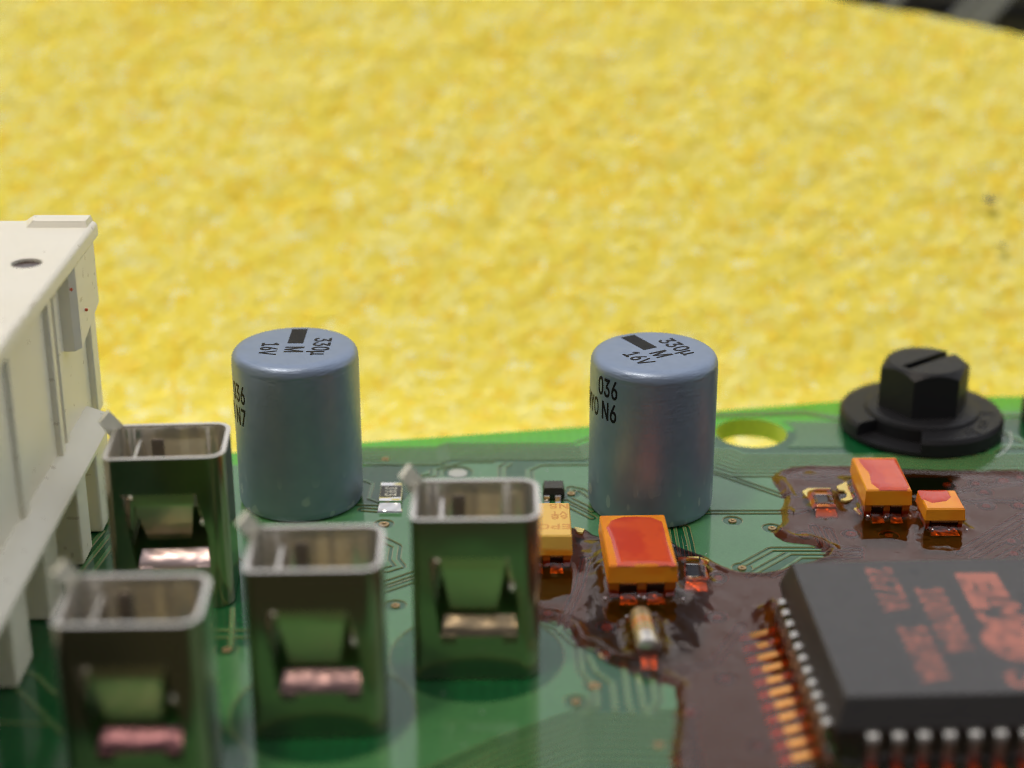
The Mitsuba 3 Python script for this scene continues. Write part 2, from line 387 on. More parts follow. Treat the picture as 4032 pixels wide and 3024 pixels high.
dark = [
    sg.Polygon([(-11.8, 108.4), (-4.7, 108.4), (-6.1, 106.4), (-6.4, 104.9), (-6.6, 103.6), (-7.0, 102.4), (-8.2, 101.3), (-11, 101.6)]),
    sg.Polygon([(-0.25, 108.3), (1.3, 108.3), (1.3, 105.0), (-0.25, 105.0)]),
    sg.Polygon([(3.9, 83.6), (8.2, 81.9), (7.9, 79.5), (7.2, 77.4), (4.7, 77.4), (4.2, 80.5)]),
    sg.Polygon([(-9.5, 67.9), (-0.93, 74.6), (3.6, 77.5), (9.4, 77.2), (9.4, 72.0), (3, 71.9), (-3, 67)]),
    sg.Polygon([(-30, 99), (-24.0, 99), (-24.0, 88), (-22.2, 82), (-22.2, 60), (-34, 60)]),
    sg.Polygon([(16.6, 94.6), (21.4, 95.2), (21.4, 94.55), (15.9, 91.9), (14.6, 91.9)]),
    sg.Polygon([(-16.9, 88.6), (-14.2, 88.6), (-14.2, 83.8), (-16.9, 83.8)]),
    sg.Polygon([(19.0, 106.4), (29.2, 106.4), (29.2, 103.9), (27, 103.2), (19.6, 105.2)]),
]
band_left = sg.Polygon([(-13, 111.6), (-5.4, 111.7), (-4.6, 112.3), (7.0, 112.2), (7.0, 108.25), (-13, 108.25)])
band_right = sg.Polygon([(11.5, 111.3), (16.2, 110.35), (60, 110.35), (60, 105.95), (11.5, 105.95)])
def copper(g, shoulder=0.05):
    top = g.buffer(-shoulder, join_style='mitre')
    return cat(extrude(g, -0.10, -0.03), extrude(top, -0.035, 0.0)) if polys(top) else extrude(g, -0.10, 0.0)
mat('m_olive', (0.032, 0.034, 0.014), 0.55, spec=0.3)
obj('unseen_dark_patch', extrude(sg.box(-70, 20, 70, 63.5), -0.10, -0.01), 'm_olive', B, smooth=False)  # unseen patch added to darken what the socket fronts mirror
field = sg.box(-70, 64.5, 70, 108.25).intersection(outline.buffer(-2.2))
cut = unary_union(rings + dark + [band_left, band_right] + [l.buffer(W[k] / 2 + 0.20, quad_segs=2) for k, l in lines.items()] + [sg.Point(v).buffer(0.62, 10) for v in VIAS] + [sg.Point(-3.65, 106.53).buffer(1.0, 16)])
pour = field.difference(cut)
for q in sorted(polys(pour), key=lambda q: -q.area):
    if q.area > 0.15:
        obj('copper_pour', copper(q), 'm_copper_mask', B, smooth=False)
via_zone = unary_union([sg.Point(v).buffer(0.30, 8) for v in VIAS])
for k, r in ribbon.items():
    r = r.intersection(outline.buffer(-0.4)).difference(via_zone)
    if not r.is_empty:
        obj('trace', copper(r), 'm_copper_mask', B, smooth=False)
# long pale traces close to the rear edge, beside and beyond the mounting hole
for pts, w in (([(13.2, 116.35), (21.4, 117.0), (23.3, 116.0), (30, 116.3), (34.6, 116.6), (45, 116.9)], 0.75), ([(33.3, 115.2), (35.0, 113.4), (36.2, 111.2), (40, 110.8)], 0.5),
               ([(33.0, 109.9), (34.0, 111.0), (40, 111.0)], 0.6), ([(-30, 104.6), (-16.5, 108.2)], 0.3), ([(-30, 103.4), (-16.0, 107.0)], 0.3)):
    r = sg.LineString(pts).buffer(w / 2, join_style='round', quad_segs=3).intersection(outline.buffer(-0.3))
    obj('trace', copper(r), 'm_copper_mask', B, smooth=False)
hatch = sg.Polygon([(19.5, 115.3), (23.6, 115.2), (23.1, 110.75), (19.2, 110.75)]).difference(sg.Point(hole_c).buffer(3.2))
obj('hatched_pad', extrude(hatch, -0.10, -0.02), 'm_hatch', B, smooth=False)
arc = sg.Point(29.25, 113.7).buffer(6.12, 48).difference(sg.Point(29.25, 113.7).buffer(5.97, 48)).intersection(sg.Polygon([(33.2, 113), (33.2, 100), (45, 100), (45, 116)]))
obj('silkscreen_arc', extrude(arc, -0.09, 0.004), 'm_silk', B, smooth=False)
obj('test_pad', lathe([(0, 0.0), (0.66, 0.0), (0.64, 0.035), (0.0, 0.05)], 40, (-3.65, 106.53, -0.06)), 'm_silver_pad', B)
def via(x, y, r=0.24, ring='m_copper_ring'):
    s = r / 0.30
    a = obj('via', lathe([(0.13 * s, -0.12), (0.13 * s, 0.0), (0.17 * s, 0.028), (0.26 * s, 0.034), (0.36 * s, 0.016), (0.40 * s, -0.10)], 20, (x, y, 0)), ring, B)
    obj('hole', lathe([(0, -0.075), (0.145 * s, -0.075), (0.145 * s, -0.065), (0, -0.064)], 14, (x, y, 0)), 'm_hole_shade', a)  # dark disc painting the shade down inside the via
for k, (x, y) in enumerate(VIAS):
    via(x, y, 0.21 + 0.07 * (k % 4 == 2))
# small bright flecks and dust lying on the mask near the resistor
for k in range(26):
    x, y = rng.uniform(-12, 14), rng.uniform(74, 107)
    r = rng.uniform(0.03, 0.07)
    b = trimesh.creation.icosphere(subdivisions=1, radius=r)
    b.apply_scale((1, 1, 0.5))
    b.apply_translation((x, y, 0.012))
    obj('dust_fleck', b, 'm_silk', B, smooth=True)

# ---------------------------------------------------------------- brown lacquer film
LAC = sg.Polygon([(17.9, 106.53), (18.81, 107.1), (20.23, 107.42), (22.04, 107.4), (24.5, 107.0), (26.49, 106.75), (29.96, 106.5), (34.4, 106.45), (50, 106.4), (50, 40), (9.0, 40), (7.9, 70), (7.99, 72.23),
    (8.09, 74.34), (8.36, 75.06), (8.53, 76.53), (8.66, 78.04), (8.71, 79.61), (8.07, 80.08), (7.19, 80.89), (6.27, 81.38), (5.45, 82.21), (4.55, 83.57), (3.68, 84.09), (3.29, 85.67), (2.59, 86.61),
    (0.77, 86.94), (-0.2, 89), (0.2, 94), (1.0, 97.2), (2.4, 98.0), (3.94, 97.75), (4.59, 97.9), (5.12, 97.0), (6.2, 96.4), (9.0, 96.35), (10.02, 95.59), (10.83, 94.9), (11.57, 94.39), (12.41, 93.38), (13.17, 92.47),
    (13.84, 92.23), (14.88, 92.1), (15.6, 92.3), (16.6, 92.9), (18.2, 93.7), (19.06, 94.31), (19.36, 95.08), (18.96, 95.44), (18.73, 95.86), (18.25, 96.15), (17.47, 96.25), (16.85, 96.58), (16.4, 97.17), (16.39, 97.76),
    (16.81, 98.13), (17.22, 99.1), (17.28, 100.02), (17.3, 100.87), (17.58, 101.58), (17.75, 102.53), (17.71, 103.5), (17.43, 104.48), (17.45, 105.65)]).buffer(0.25).buffer(-0.5).buffer(0.25)
IC_YAW = 0.042
def rect(x0, x1, y0, y1, yaw=0.0):
    return affinity.rotate(sg.box(x0, y0, x1, y1), yaw, origin=((x0 + x1) / 2, y0), use_radians=True)
feet = [  # footprint, height of the meniscus, reach
    (rect(22.32, 25.2, 99.5, 104.3), 0.36, 0.42), (rect(25.85, 28.2, 97.75, 100.2), 0.32, 0.38), (rect(5.55, 9.55, 89.05, 95.4, 0.03), 0.42, 0.50),
    (rect(0.6, 3.6, 92.8, 97.1), 0.34, 0.40), (rect(19.42, 20.68, 100.2, 102.5), 0.50, 0.30), (rect(10.15, 11.45, 90.5, 93.0), 0.45, 0.30),
    (rect(6.75, 8.05, 82.1, 86.0), 0.70, 0.36), (affinity.rotate(sg.box(14.65, 70.9, 30, 87.0), IC_YAW, origin=(14.7, 86.6), use_radians=True), 1.1, 0.40)]
def lacquer():
    st = 0.13
    xs, ys = np.arange(-1.2, 37.0, st), np.arange(62.0, 108.6, st)
    X, Y = np.meshgrid(xs, ys, indexing='ij')
    pts = shapely.points(X.ravel(), Y.ravel())
    shapely.prepare(LAC)
    inside = shapely.contains(LAC, pts)
    d = shapely.distance(LAC.exterior, pts) * np.where(inside, 1, -1)
    d = d.reshape(X.shape)
    P = np.stack([X, Y, 0 * X], -1)
    d = d + 0.22 * (meshkit.fbm(P * 1.3, 3, 3) - 0.5)
    z = np.where(d > 0, 0.030 + 0.19 * (1 - np.exp(-np.maximum(d, 0) / 0.22)), 0.030 + 0.42 * d)
    z += np.where(d > 0, 1, 0) * np.minimum(1, np.maximum(d, 0) / 0.5) * (0.085 * (meshkit.fbm(P * 0.6, 2, 8) - 0.5) + 0.010 * (meshkit.fbm(P * [2.4, 1.4, 1], 2, 12) - 0.5))
    z += 0.17 * np.exp(-((d - 0.38) / 0.26) ** 2) * (0.4 + 1.0 * meshkit.noise(P * 0.9, 41))
    # finger-marks where the film was dragged, in front of the diode and the chip
    drag = meshkit.fbm(np.stack([X * 1.2 + 0.6 * Y, (Y - 0.6 * X) * 0.35, 0 * X], -1), 3, 21)
    z += np.clip(d / 0.6, 0, 1) * np.exp(-((X - 9.5) / 5) ** 2 - ((Y - 84.5) / 5) ** 2) * 0.13 * (drag - 0.5)
    z += np.clip(d / 0.6, 0, 1) * np.exp(-((X - 25.5) / 3.0) ** 2 - ((Y - 97.2) / 1.7) ** 2) * 0.075 * (meshkit.fbm(P * [0.9, 2.2, 1], 3, 51) - 0.5)
    gone = np.zeros(X.shape, bool)
    for g, a, reach in feet:
        dist = shapely.distance(g, pts).reshape(X.shape)
        inn = shapely.contains(g.buffer(-0.3), pts).reshape(X.shape)
        wob = 1 + 0.5 * (meshkit.fbm(P * 1.6, 2, 31) - 0.5)
        z += np.clip(d / 0.5, 0, 1) * a * wob * np.exp(-(dist / (reach * wob)) ** 1.35)
        gone |= inn
    z = np.maximum(z, -0.5)
    keep = (d > -1.1) & ~gone
    nx, ny = X.shape
    i, j = np.meshgrid(np.arange(nx - 1), np.arange(ny - 1), indexing='ij')
    ok = keep[:-1, :-1] & keep[1:, :-1] & keep[:-1, 1:] & keep[1:, 1:]
    a = (i * ny + j)[ok]
    f = np.vstack([np.stack([a, a + ny, a + ny + 1], -1), np.stack([a, a + ny + 1, a + 1], -1)])
    m = trimesh.Trimesh(np.stack([X, Y, z], -1).reshape(-1, 3), f, process=False)
    m.remove_unreferenced_vertices()
    return m
obj('lacquer_film', lacquer(), 'm_lacquer', smooth=True)
tag('lacquer_film', 'glossy dark brown lacquer film flooding the right part of the green board', 'lacquer')

# ---------------------------------------------------------------- electrolytic capacitors
def capacitor(key, x, y, rot, a_end, lift, side2, label):
    """rot turns the printing clockwise, seen from above."""
    prof = [(0, 0.05), (3.72, 0.05), (3.86, 0.10), (3.96, 0.30), (4.0, 0.62), (4.0, 9.45), (3.975, 9.56), (3.985, 9.70), (3.985, 9.82)]
    prof += [(3.985 - 0.55 * (1 - math.cos(t)), 9.82 + 0.66 * math.sin(t)) for t in np.linspace(0.1, math.pi / 2 * 0.95, 10)]
    prof += [(3.30, 10.505), (3.1, 10.52), (1.5, 10.53), (0, 10.53)]
    obj('can', lathe(prof, 128, (x, y, 0)), 'm_capacitor', key, smooth=40)
    obj('rubber_seal', lathe([(0, 0.0), (3.6, 0.0), (3.6, 0.05), (0, 0.06)], 48, (x, y, 0)), 'm_seal', key)
    def top(m, lx, ly):                                    # local frame of the printing: reading along -y, letter tops to +x
        m = m.copy()
        m.apply_transform(trimesh.transformations.rotation_matrix(-math.pi / 2, (0, 0, 1)))
        m.apply_translation((lx, ly, 10.525))
        m.apply_transform(trimesh.transformations.rotation_matrix(rot, (0, 0, 1)))
        m.apply_translation((x, y, 0))
        return m
    obj('printing', top(flat_text('330µ', 1.05, 3.0, True, 0.02), 1.55, -0.10), 'm_print', key, smooth=False)
    obj('printing', top(flat_text('M', 1.15, 0.95, True, 0.02), 0.05, -0.65), 'm_print', key, smooth=False)
    obj('printing', top(flat_text('16V', 1.05, 2.1, True, 0.02), -1.55, -0.55), 'm_print', key, smooth=False)
    stripe = box(-0.5, 0.5, 0.45, 3.05, 10.52, 10.545)
    stripe.apply_transform(trimesh.transformations.rotation_matrix(rot, (0, 0, 1)))
    stripe.apply_translation((x, y, 0))
    obj('polarity_stripe', stripe, 'm_print', key, smooth=False)
    def wrap(txt, h, length, a_end, zc):
        m = flat_text(txt, h, length, True, 0.02)
        v, f = trimesh.remesh.subdivide_to_size(m.vertices, m.faces, 0.18, max_iter=8)
        hi = v[:, 0].max()
        a = a_end + (v[:, 0] - hi) / 4.0
        r = 3.995 + v[:, 2]
        # side angle measured from the front (-y) towards +x
        p = np.stack([x + r * np.sin(a), y - r * np.cos(a), zc + v[:, 1]], -1)
        return trimesh.Trimesh(p, f, process=False)
    a_end = math.radians(a_end)
    obj('printing', wrap('036', 1.14, 1.72, a_end, 8.2 + lift), 'm_print', key, smooth=False)
    obj('printing', wrap(side2, 1.14, 1.25, a_end - 0.01, 6.65 + lift), 'm_print', key, smooth=False)
    obj('printing', wrap('SANYO', 1.14, 2.9, a_end - 0.42, 6.65 + lift), 'm_print', key, smooth=False)
    tag(key, label, 'capacitor')
capacitor('electrolytic_capacitor', -13.708, 102.8, 0.0, -46.0, 0.0, 'N7', 'left blue-grey metal can capacitor with N7 printed on its side')
capacitor('electrolytic_capacitor_001', 8.919, 101.9, math.radians(30), -38.0, 0.85, 'N6', 'right blue-grey metal can capacitor marked 036 and N6 on its side')

# ---------------------------------------------------------------- open metal sockets
def rrect(w, d, radii, n=8):
    """Rounded rectangle; radii for the corners (+,+), (-,+), (-,-), (+,-)."""
    out = []
    for (sx, sy), r, a0 in zip(((1, 1), (-1, 1), (-1, -1), (1, -1)), radii, (0, 90, 180, 270)):
        for t in np.linspace(0, 90, n):
            a = math.radians(a0 + t)
            out.append((sx * (w / 2 - r) + r * math.cos(a), sy * (d / 2 - r) + r * math.sin(a)))
    return sg.Polygon(out)

def strip(path, w, t, axis='x'):
    """A bent strip of sheet: path in the (depth, z) plane, width along x (a list gives the width at each point)."""
    path = np.asarray(path, float)
    ws = np.broadcast_to(w, len(path))
    tang = np.gradient(path, axis=0)
    tang /= np.linalg.norm(tang, axis=1, keepdims=True)
    nrm = np.stack([-tang[:, 1], tang[:, 0]], -1)
    v = []
    for p, n_, ww in zip(path, nrm, ws):
        for sx, sn in ((-1, -1), (1, -1), (1, 1), (-1, 1)):
            q = p + n_ * sn * t / 2
            v.append((sx * ww / 2, q[0], q[1]))
    f = []
    for k in range(len(path) - 1):
        for c in range(4):
            f.append((4 * k + c, 4 * k + (c + 1) % 4, 4 * k + 4 + (c + 1) % 4, 4 * k + 4 + c))
    e = 4 * (len(path) - 1)
    f += [(3, 2, 1, 0), (e, e + 1, e + 2, e + 3)]
    f = np.array(f)
    m = trimesh.Trimesh(np.array(v), np.vstack([f[:, [0, 1, 2]], f[:, [0, 2, 3]]]), process=False)
    m.fix_normals()
    return m

def socket(key, x, y, yaw, label, ledge_mat, tilt=0.0):
    w, d, h, t = 6.72, 4.95, 9.42, 0.21
    outer, inner = rrect(w, d, (1.0, 0.7, 0.45, 1.0)), rrect(w - 2 * t, d - 2 * t, (0.76, 0.46, 0.25, 0.76))
    tube = man(extrude(outer, 0.02, h)) - man(extrude(inner, -0.5, h + 1))
    win = hull_mesh([(px, py, pz) for py in (-d / 2 - 0.4, -d / 2 + 0.9) for px, pz in ((-2.45, 7.25), (1.65, 7.25), (2.2, 4.6), (2.2, 2.6), (-1.95, 2.6), (-1.95, 4.6))])
    tube = tube - man(win)
    P = lambda m: turn(m, yaw, (x, y, 0))
    tm = tube.to_mesh()
    obj('shell', P(trimesh.Trimesh(np.array(tm.vert_properties[:, :3]), np.array(tm.tri_verts), process=False)), 'm_tin', key, smooth=32)
    rim = extrude(rrect(w + 0.06, d + 0.06, (1.03, 0.73, 0.48, 1.03)).difference(rrect(w - 2 * t - 0.05, d - 2 * t - 0.05, (0.74, 0.44, 0.23, 0.74))), h - 0.012, h + 0.05)
    obj('rim', P(rim), 'm_tin_edge', key, smooth=False)
    lin = extrude(rrect(w - 2 * t - 0.01, d - 2 * t - 0.01, (0.72, 0.42, 0.21, 0.72)).difference(rrect(w - 2 * t - 0.08, d - 2 * t - 0.08, (0.70, 0.40, 0.19, 0.70))), 4.2, h - 0.06)  # lining added to brighten the inside of the socket
    lin = _tm(man(lin) - man(box(-2.6, 2.4, -d / 2 - 0.5, -d / 2 + 0.9, 2.0, 7.4)))
    near = man(box(-w, w, -d, -d / 2 + 0.75, 0, 12))
    obj('added_liner', P(_tm(man(lin) - near)), 'm_added_liner', key, smooth=30)
    obj('added_liner', P(_tm(man(lin) ^ near)), 'm_added_liner_pale', key, smooth=30)
    tongue = strip([(-d / 2 + 0.13, 7.35), (-d / 2 + 0.13, 6.65), (-d / 2 + 0.16, 6.5), (-d / 2 + 0.52 + tilt, 5.2), (-d / 2 + 0.90 + 2 * tilt, 3.85)], [3.5, 3.35, 3.2, 2.85, 2.45], 0.2)
    tongue.apply_translation((-0.15, 0, 0))
    obj('spring_tongue', P(tongue), 'm_tin_lit', key, smooth=50)
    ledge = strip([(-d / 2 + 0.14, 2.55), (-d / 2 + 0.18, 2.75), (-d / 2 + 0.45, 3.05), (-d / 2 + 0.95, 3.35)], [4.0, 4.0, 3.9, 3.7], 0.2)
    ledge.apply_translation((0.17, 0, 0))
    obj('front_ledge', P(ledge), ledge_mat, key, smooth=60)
    for sx in (-1, 1):
        obj('ledge_foot', P(rbox(0.17 + sx * 1.62 - 0.42, 0.17 + sx * 1.62 + 0.42, -d / 2 - 0.03, -d / 2 + 0.2, 2.12, 2.72, 0.10)), ledge_mat, key, smooth=40)
    for px, a, z0, z1, m in ((-2.12, 0.45, 4.6, 6.9, 'm_tin'), (1.86, -0.25, 5.5, 7.0, 'm_tin_lit'), (1.95, -0.2, 5.05, 5.4, 'm_tin_edge')):  # right-hand pieces stand in for a green and a white highlight
        ear = rbox(px - 0.17, px + 0.17, -d / 2 + 0.30, -d / 2 + 1.2, z0, z1, 0.1)
        ear.apply_transform(trimesh.transformations.rotation_matrix(0.25, (1, 0, 0), (px, -d / 2 + 0.5, z1)))
        obj('ear_highlight', P(turn(ear, a, about=(px, -d / 2 + 0.8, 0))), m, key, smooth=40)
    obj('dark_slot_strip', P(rbox(-1.3, -0.6, d / 2 - t - 0.16, d / 2 - t - 0.09, 5.0, 8.6, 0.03)), 'm_dark_tin', key)  # dark strip painting the slot-like reflection on the rear wall
    leaf = strip([(-1.3, 8.9), (-1.45, 7.6), (-1.2, 5.6), (-0.8, 3.5)], [2.6] * 4, 0.18)
    leaf.apply_transform(trimesh.transformations.rotation_matrix(math.pi / 2, (0, 0, 1)))
    leaf.apply_translation((-3.1, 0.2, 0))
    obj('contact_leaf', P(leaf), 'm_tin_edge', key, smooth=50)
    fl = hull_mesh([(-0.5, -0.15, 0.0), (0.5, -0.15, 0.0), (-0.5, 0.15, 0.0), (0.5, 0.15, 0.0), (-0.5, -0.15, 1.15), (0.35, -0.15, 1.35), (-0.5, 0.15, 1.15), (0.35, 0.15, 1.35)])
    fl.apply_transform(trimesh.transformations.rotation_matrix(-0.5, (0, 1, 0)))
    fl.apply_transform(trimesh.transformations.rotation_matrix(0.6, (0, 0, 1)))
    fl.apply_translation((-w / 2 + 0.12, d / 2 - 0.45, h - 0.12))
    obj('seam_tab', P(fl), 'm_tab', key, smooth=30)
    tag(key, label, 'socket')
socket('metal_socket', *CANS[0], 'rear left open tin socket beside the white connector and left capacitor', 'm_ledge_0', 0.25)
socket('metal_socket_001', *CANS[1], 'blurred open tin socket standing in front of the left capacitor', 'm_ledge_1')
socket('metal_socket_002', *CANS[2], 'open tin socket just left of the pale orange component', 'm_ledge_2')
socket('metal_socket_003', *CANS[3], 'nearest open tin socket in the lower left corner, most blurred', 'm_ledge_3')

# ---------------------------------------------------------------- white connector housing
C = 'connector_housing'
def connector():
    X0 = -62.0
    BX, BY = -28.1, 96.2
    body = man(rbox(X0, -27.0, 50, 104.6, 5.4, 17.8, 0.35))
    plate = man(rbox(X0, -25.9, 49, 105.0, 17.0, 18.15, 0.35))
    bore = m3.Manifold.cylinder(1.0, 0.84, 0.92, 40).translate((BX, BY, 17.35))
    top = plate - bore
    obj('top_plate', top, 'm_ivory', C, smooth=30)
    obj('body', body, 'm_ivory', C, smooth=30)
    bore_floor = lathe([(0, 0), (0.86, 0), (0.80, 0.2), (0.45, 0.16), (0, 0.2)], 32, (BX, BY, 17.8))  # dark disc set into the bore
    obj('dark_bore_disc', bore_floor, 'm_terminal', C)
    lip = hull_mesh([(px, py, pz) for px, py, pz in ((-30.0, 103.2, 18.1), (-26.2, 103.2, 18.1), (-26.2, 104.9, 18.1), (-30.4, 104.9, 18.1), (-29.6, 103.5, 18.5), (-26.3, 103.5, 18.5), (-26.3, 104.8, 18.5), (-29.8, 104.8, 18.5))])
    obj('corner_lip', lip, 'm_ivory', C, smooth=20)
    blk = hull_mesh([(px, py, pz) for px, py, pz in ((-27.5, 98.2, 17.1), (-26.35, 98.2, 17.1), (-25.98, 98.6, 17.1), (-25.98, 103.6, 17.1), (-27.5, 103.6, 17.1), (-27.5, 98.2, 11.9), (-26.35, 98.2, 11.9), (-25.98, 98.6, 12.0), (-25.98, 103.6, 13.2), (-27.5, 103.6, 13.2))])
    obj('latch_block', blk, 'm_ivory', C, smooth=15)
    for y0, y1, x1, zt in ((103.4, 104.85, -26.6, 17.1), (94.4, 95.2, -26.65, 17.1), (96.2, 97.0, -26.8, 17.1), (86.0, 87.2, -26.7, 17.1), (78, 79.3, -26.7, 17.1)):
        obj('rib', rbox(-27.8, x1, y0, y1, 5.6, zt, 0.15), 'm_ivory', C, smooth=30)
    rail = [(-28.0, 5.6), (-25.45, 5.6), (-25.3, 5.75), (-25.3, 6.0), (-25.6, 6.25), (-26.9, 6.75), (-28.0, 6.8)]
    r = trimesh.creation.extrude_polygon(sg.Polygon(rail), 52.0, engine='earcut')
    r.apply_transform(np.array([[1, 0, 0, 0], [0, 0, -1, 102.0], [0, 1, 0, 0], [0, 0, 0, 1.0]]))
    r.fix_normals()
    obj('base_rail', r, 'm_ivory', C, smooth=20)
    for y0, y1, x0, x1 in ((97.6, 101.0, -27.0, -25.55), (93.2, 95.6, -28.0, -25.75), (86.6, 89.4, -28.4, -26.1), (79.4, 82.6, -29.0, -26.1), (72.4, 75.6, -29.0, -26.1)):
        obj('leg', rbox(x0, x1, y0, y1, 0.02, 5.7, 0.18), 'm_ivory', C, smooth=30)
    for (px, py, pz) in ((-26.16, 98.05, 15.9), (-25.9, 100.1, 13.9)):
        b = trimesh.creation.icosphere(subdivisions=1, radius=0.10)
        b.apply_translation((px, py, pz))
        obj('red_speck', b, 'm_red_resin', C, smooth=True)
    tag(C, 'large ivory white plastic connector housing at the left edge of the board', 'connector')
connector()

# ---------------------------------------------------------------- black screw plugs
def plug(key, cx, cy, yaw, label):
    fl = m3.Manifold.extrude(m3.CrossSection([np.array(sg.Point(0, 0).buffer(5.72, 48).exterior.coords)[:-1]]), 1.15)
    low = trimesh.creation.revolve(np.array([(0, 0.0), (5.5, 0.0), (5.72, 0.12), (5.74, 1.05), (5.55, 1.32), (5.2, 1.38), (3.9, 1.36), (0, 1.36)]), sections=96)
    sector = sg.Polygon([(0, 0)] + [(8 * math.cos(a), 8 * math.sin(a)) for a in np.radians(np.linspace(208, 258, 12))]).difference(sg.Point(0, 0).buffer(4.0, 32))
    f = man(low) - man(extrude(sector, 0.42, 3.0))
    step = trimesh.creation.revolve(np.array([(0, 1.3), (4.05, 1.3), (3.95, 1.55), (3.55, 1.75), (0, 1.76)]), sections=72)
    obj('flange', turn(_tm(f + man(step)), yaw, (cx, cy, 0)), 'm_nylon', key, smooth=35)
    hexa = m3.Manifold.extrude(m3.CrossSection([np.array([(3.2 * math.cos(a), 3.2 * math.sin(a)) for a in np.radians(np.arange(4, 364, 60))])]), 3.45).translate((0, 0, 1.6))
    cone = man(trimesh.creation.revolve(np.array([(0, 0.5), (4.4, 0.5), (4.4, 3.55), (2.55, 5.08), (0, 5.08)]), sections=96))
    slot = man(turn(rbox(-2.2, 4.5, -0.38, 0.38, 4.0, 6.0, 0.05), math.radians(38)))
    obj('hexagon_head', turn(_tm((hexa ^ cone) - slot), yaw, (cx, cy, 0)), 'm_nylon', key, smooth=12)
    for k in range(14):
        a, r = rng.uniform(-1.1, -0.1), rng.uniform(4.2, 5.2)
        b = trimesh.creation.icosphere(subdivisions=1, radius=rng.uniform(0.10, 0.22))
        b.apply_scale((1.4, 1, 0.5))
        b.apply_translation((cx + r * math.cos(a), cy + r * math.sin(a), 1.37))
        obj('moulding_lump', b, 'm_nylon', key, smooth=True)
    tag(key, label, 'plug')
plug('screw_plug', 29.15, 114.4, 0.0, 'black plastic screw plug with slotted hexagon head on a round flange')
plug('screw_plug_001', 42.4, 114.9, 0.4, 'second black plug, only its rim showing at the right frame edge')

# ---------------------------------------------------------------- tantalum capacitors
def tantalum(key, x0, x1, y0, y1, h, seam, yaw, label, bsdf='m_tantalum', slots=2, drop=None, top_text=None):
    o = ((x0 + x1) / 2, y0, 0)
    w, d = x1 - x0, y1 - y0
    P = lambda m: turn(m, yaw, o)
    ch = 0.13
    up = hull_mesh([(sx * (w / 2 - c), yy, z) for z, c, e in ((seam, 0.0, 0.0), (h - 0.10, 0.06, 0.05), (h, ch, ch)) for sx in (-1, 1) for yy in (e, d - e)])
    obj('upper_body', P(up), bsdf, key, smooth=20)
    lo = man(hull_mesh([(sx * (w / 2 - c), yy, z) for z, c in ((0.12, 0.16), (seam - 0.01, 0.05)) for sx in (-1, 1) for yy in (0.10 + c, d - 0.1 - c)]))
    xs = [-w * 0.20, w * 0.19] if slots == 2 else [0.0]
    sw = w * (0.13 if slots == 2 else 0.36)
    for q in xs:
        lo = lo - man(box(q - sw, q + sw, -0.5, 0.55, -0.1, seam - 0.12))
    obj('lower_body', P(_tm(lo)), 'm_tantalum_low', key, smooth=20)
    for q in xs:
        obj('terminal', P(rbox(q - sw * 0.94, q + sw * 0.94, 0.30, 0.62, 0.0, seam - 0.10, 0.03)), 'm_terminal', key)
        obj('terminal_lip', P(rbox(q - sw * 0.9, q + sw * 0.9, 0.03, 0.5, seam - 0.15, seam - 0.04, 0.02)), 'm_gilt', key)
        fil = hull_mesh([(q + sx * sw * k, yy, zz) for sx in (-1, 1) for yy, zz, k in ((0.35, 0.02, 0.95), (0.35, 0.34, 0.8), (0.1, 0.16, 0.9), (-0.30, 0.06, 0.95), (-0.42, 0.0, 1.0))])
        obj('solder_fillet', P(fil), 'm_tinned', key, smooth=40)
    obj('terminal', P(rbox(-w * 0.3, w * 0.3, d - 0.62, d - 0.02, 0.0, seam - 0.12, 0.03)), 'm_terminal', key)
    if drop is not None:
        g = sg.Polygon([(px * w / 2, py * d) for px, py in drop]).buffer(0.12).buffer(-0.2).buffer(0.08)
        st = min(w, d) / 46
        bx = g.bounds
        X, Y = np.meshgrid(np.arange(bx[0] - st, bx[2] + 2 * st, st), np.arange(bx[1] - st, bx[3] + 2 * st, st), indexing='ij')
        pts = shapely.points(X.ravel(), Y.ravel())
        dd = (shapely.distance(g.exterior, pts) * np.where(shapely.contains(g, pts), 1, -1)).reshape(X.shape)
        Z = np.where(dd > 0, 0.075 * (1 - np.exp(-np.maximum(dd, 0) / 0.16)), 0.5 * dd) + 0.05 * (meshkit.fbm(np.stack([X * 0.9, Y * 0.5 + h, 0 * X], -1), 2, 4) - 0.5) * np.clip(dd / 0.25, 0, 1)
        keep = dd > -1.6 * st
        ny = X.shape[1]
        i, j = np.meshgrid(np.arange(X.shape[0] - 1), np.arange(ny - 1), indexing='ij')
        ok = keep[:-1, :-1] & keep[1:, :-1] & keep[:-1, 1:] & keep[1:, 1:]
        a = (i * ny + j)[ok]
        m = trimesh.Trimesh(np.stack([X, Y, Z + h + 0.004], -1).reshape(-1, 3), np.vstack([np.stack([a, a + ny, a + ny + 1], -1), np.stack([a, a + ny + 1, a + 1], -1)]), process=False)
        m.remove_unreferenced_vertices()
        k = obj('lacquer_drop', P(m), 'm_red_resin', key, smooth=True)
        labels[k] = {'label': 'glossy red lacquer drop on the top face'}
    for txt, hh, ln, lx, ly in top_text or ():
        m = flat_text(txt, hh, ln, True, 0.01)
        m.apply_transform(trimesh.transformations.rotation_matrix(math.pi, (0, 0, 1)))
        m.apply_translation((lx, ly, h + 0.002))
        obj('printing', P(m), 'm_print_faint', key, smooth=False)
    tag(key, label, 'capacitor')
tantalum('tantalum_capacitor', 22.27, 25.28, 99.33, 104.4, 2.12, 1.07, 0.0, 'tall orange block capacitor with red lacquer on top, behind the chip',
         drop=[(-0.72, 0.95), (0.90, 0.95), (0.90, 0.10), (0.75, 0.02), (-0.4, 0.02), (-0.62, 0.2), (-0.52, 0.5), (-0.68, 0.75)])
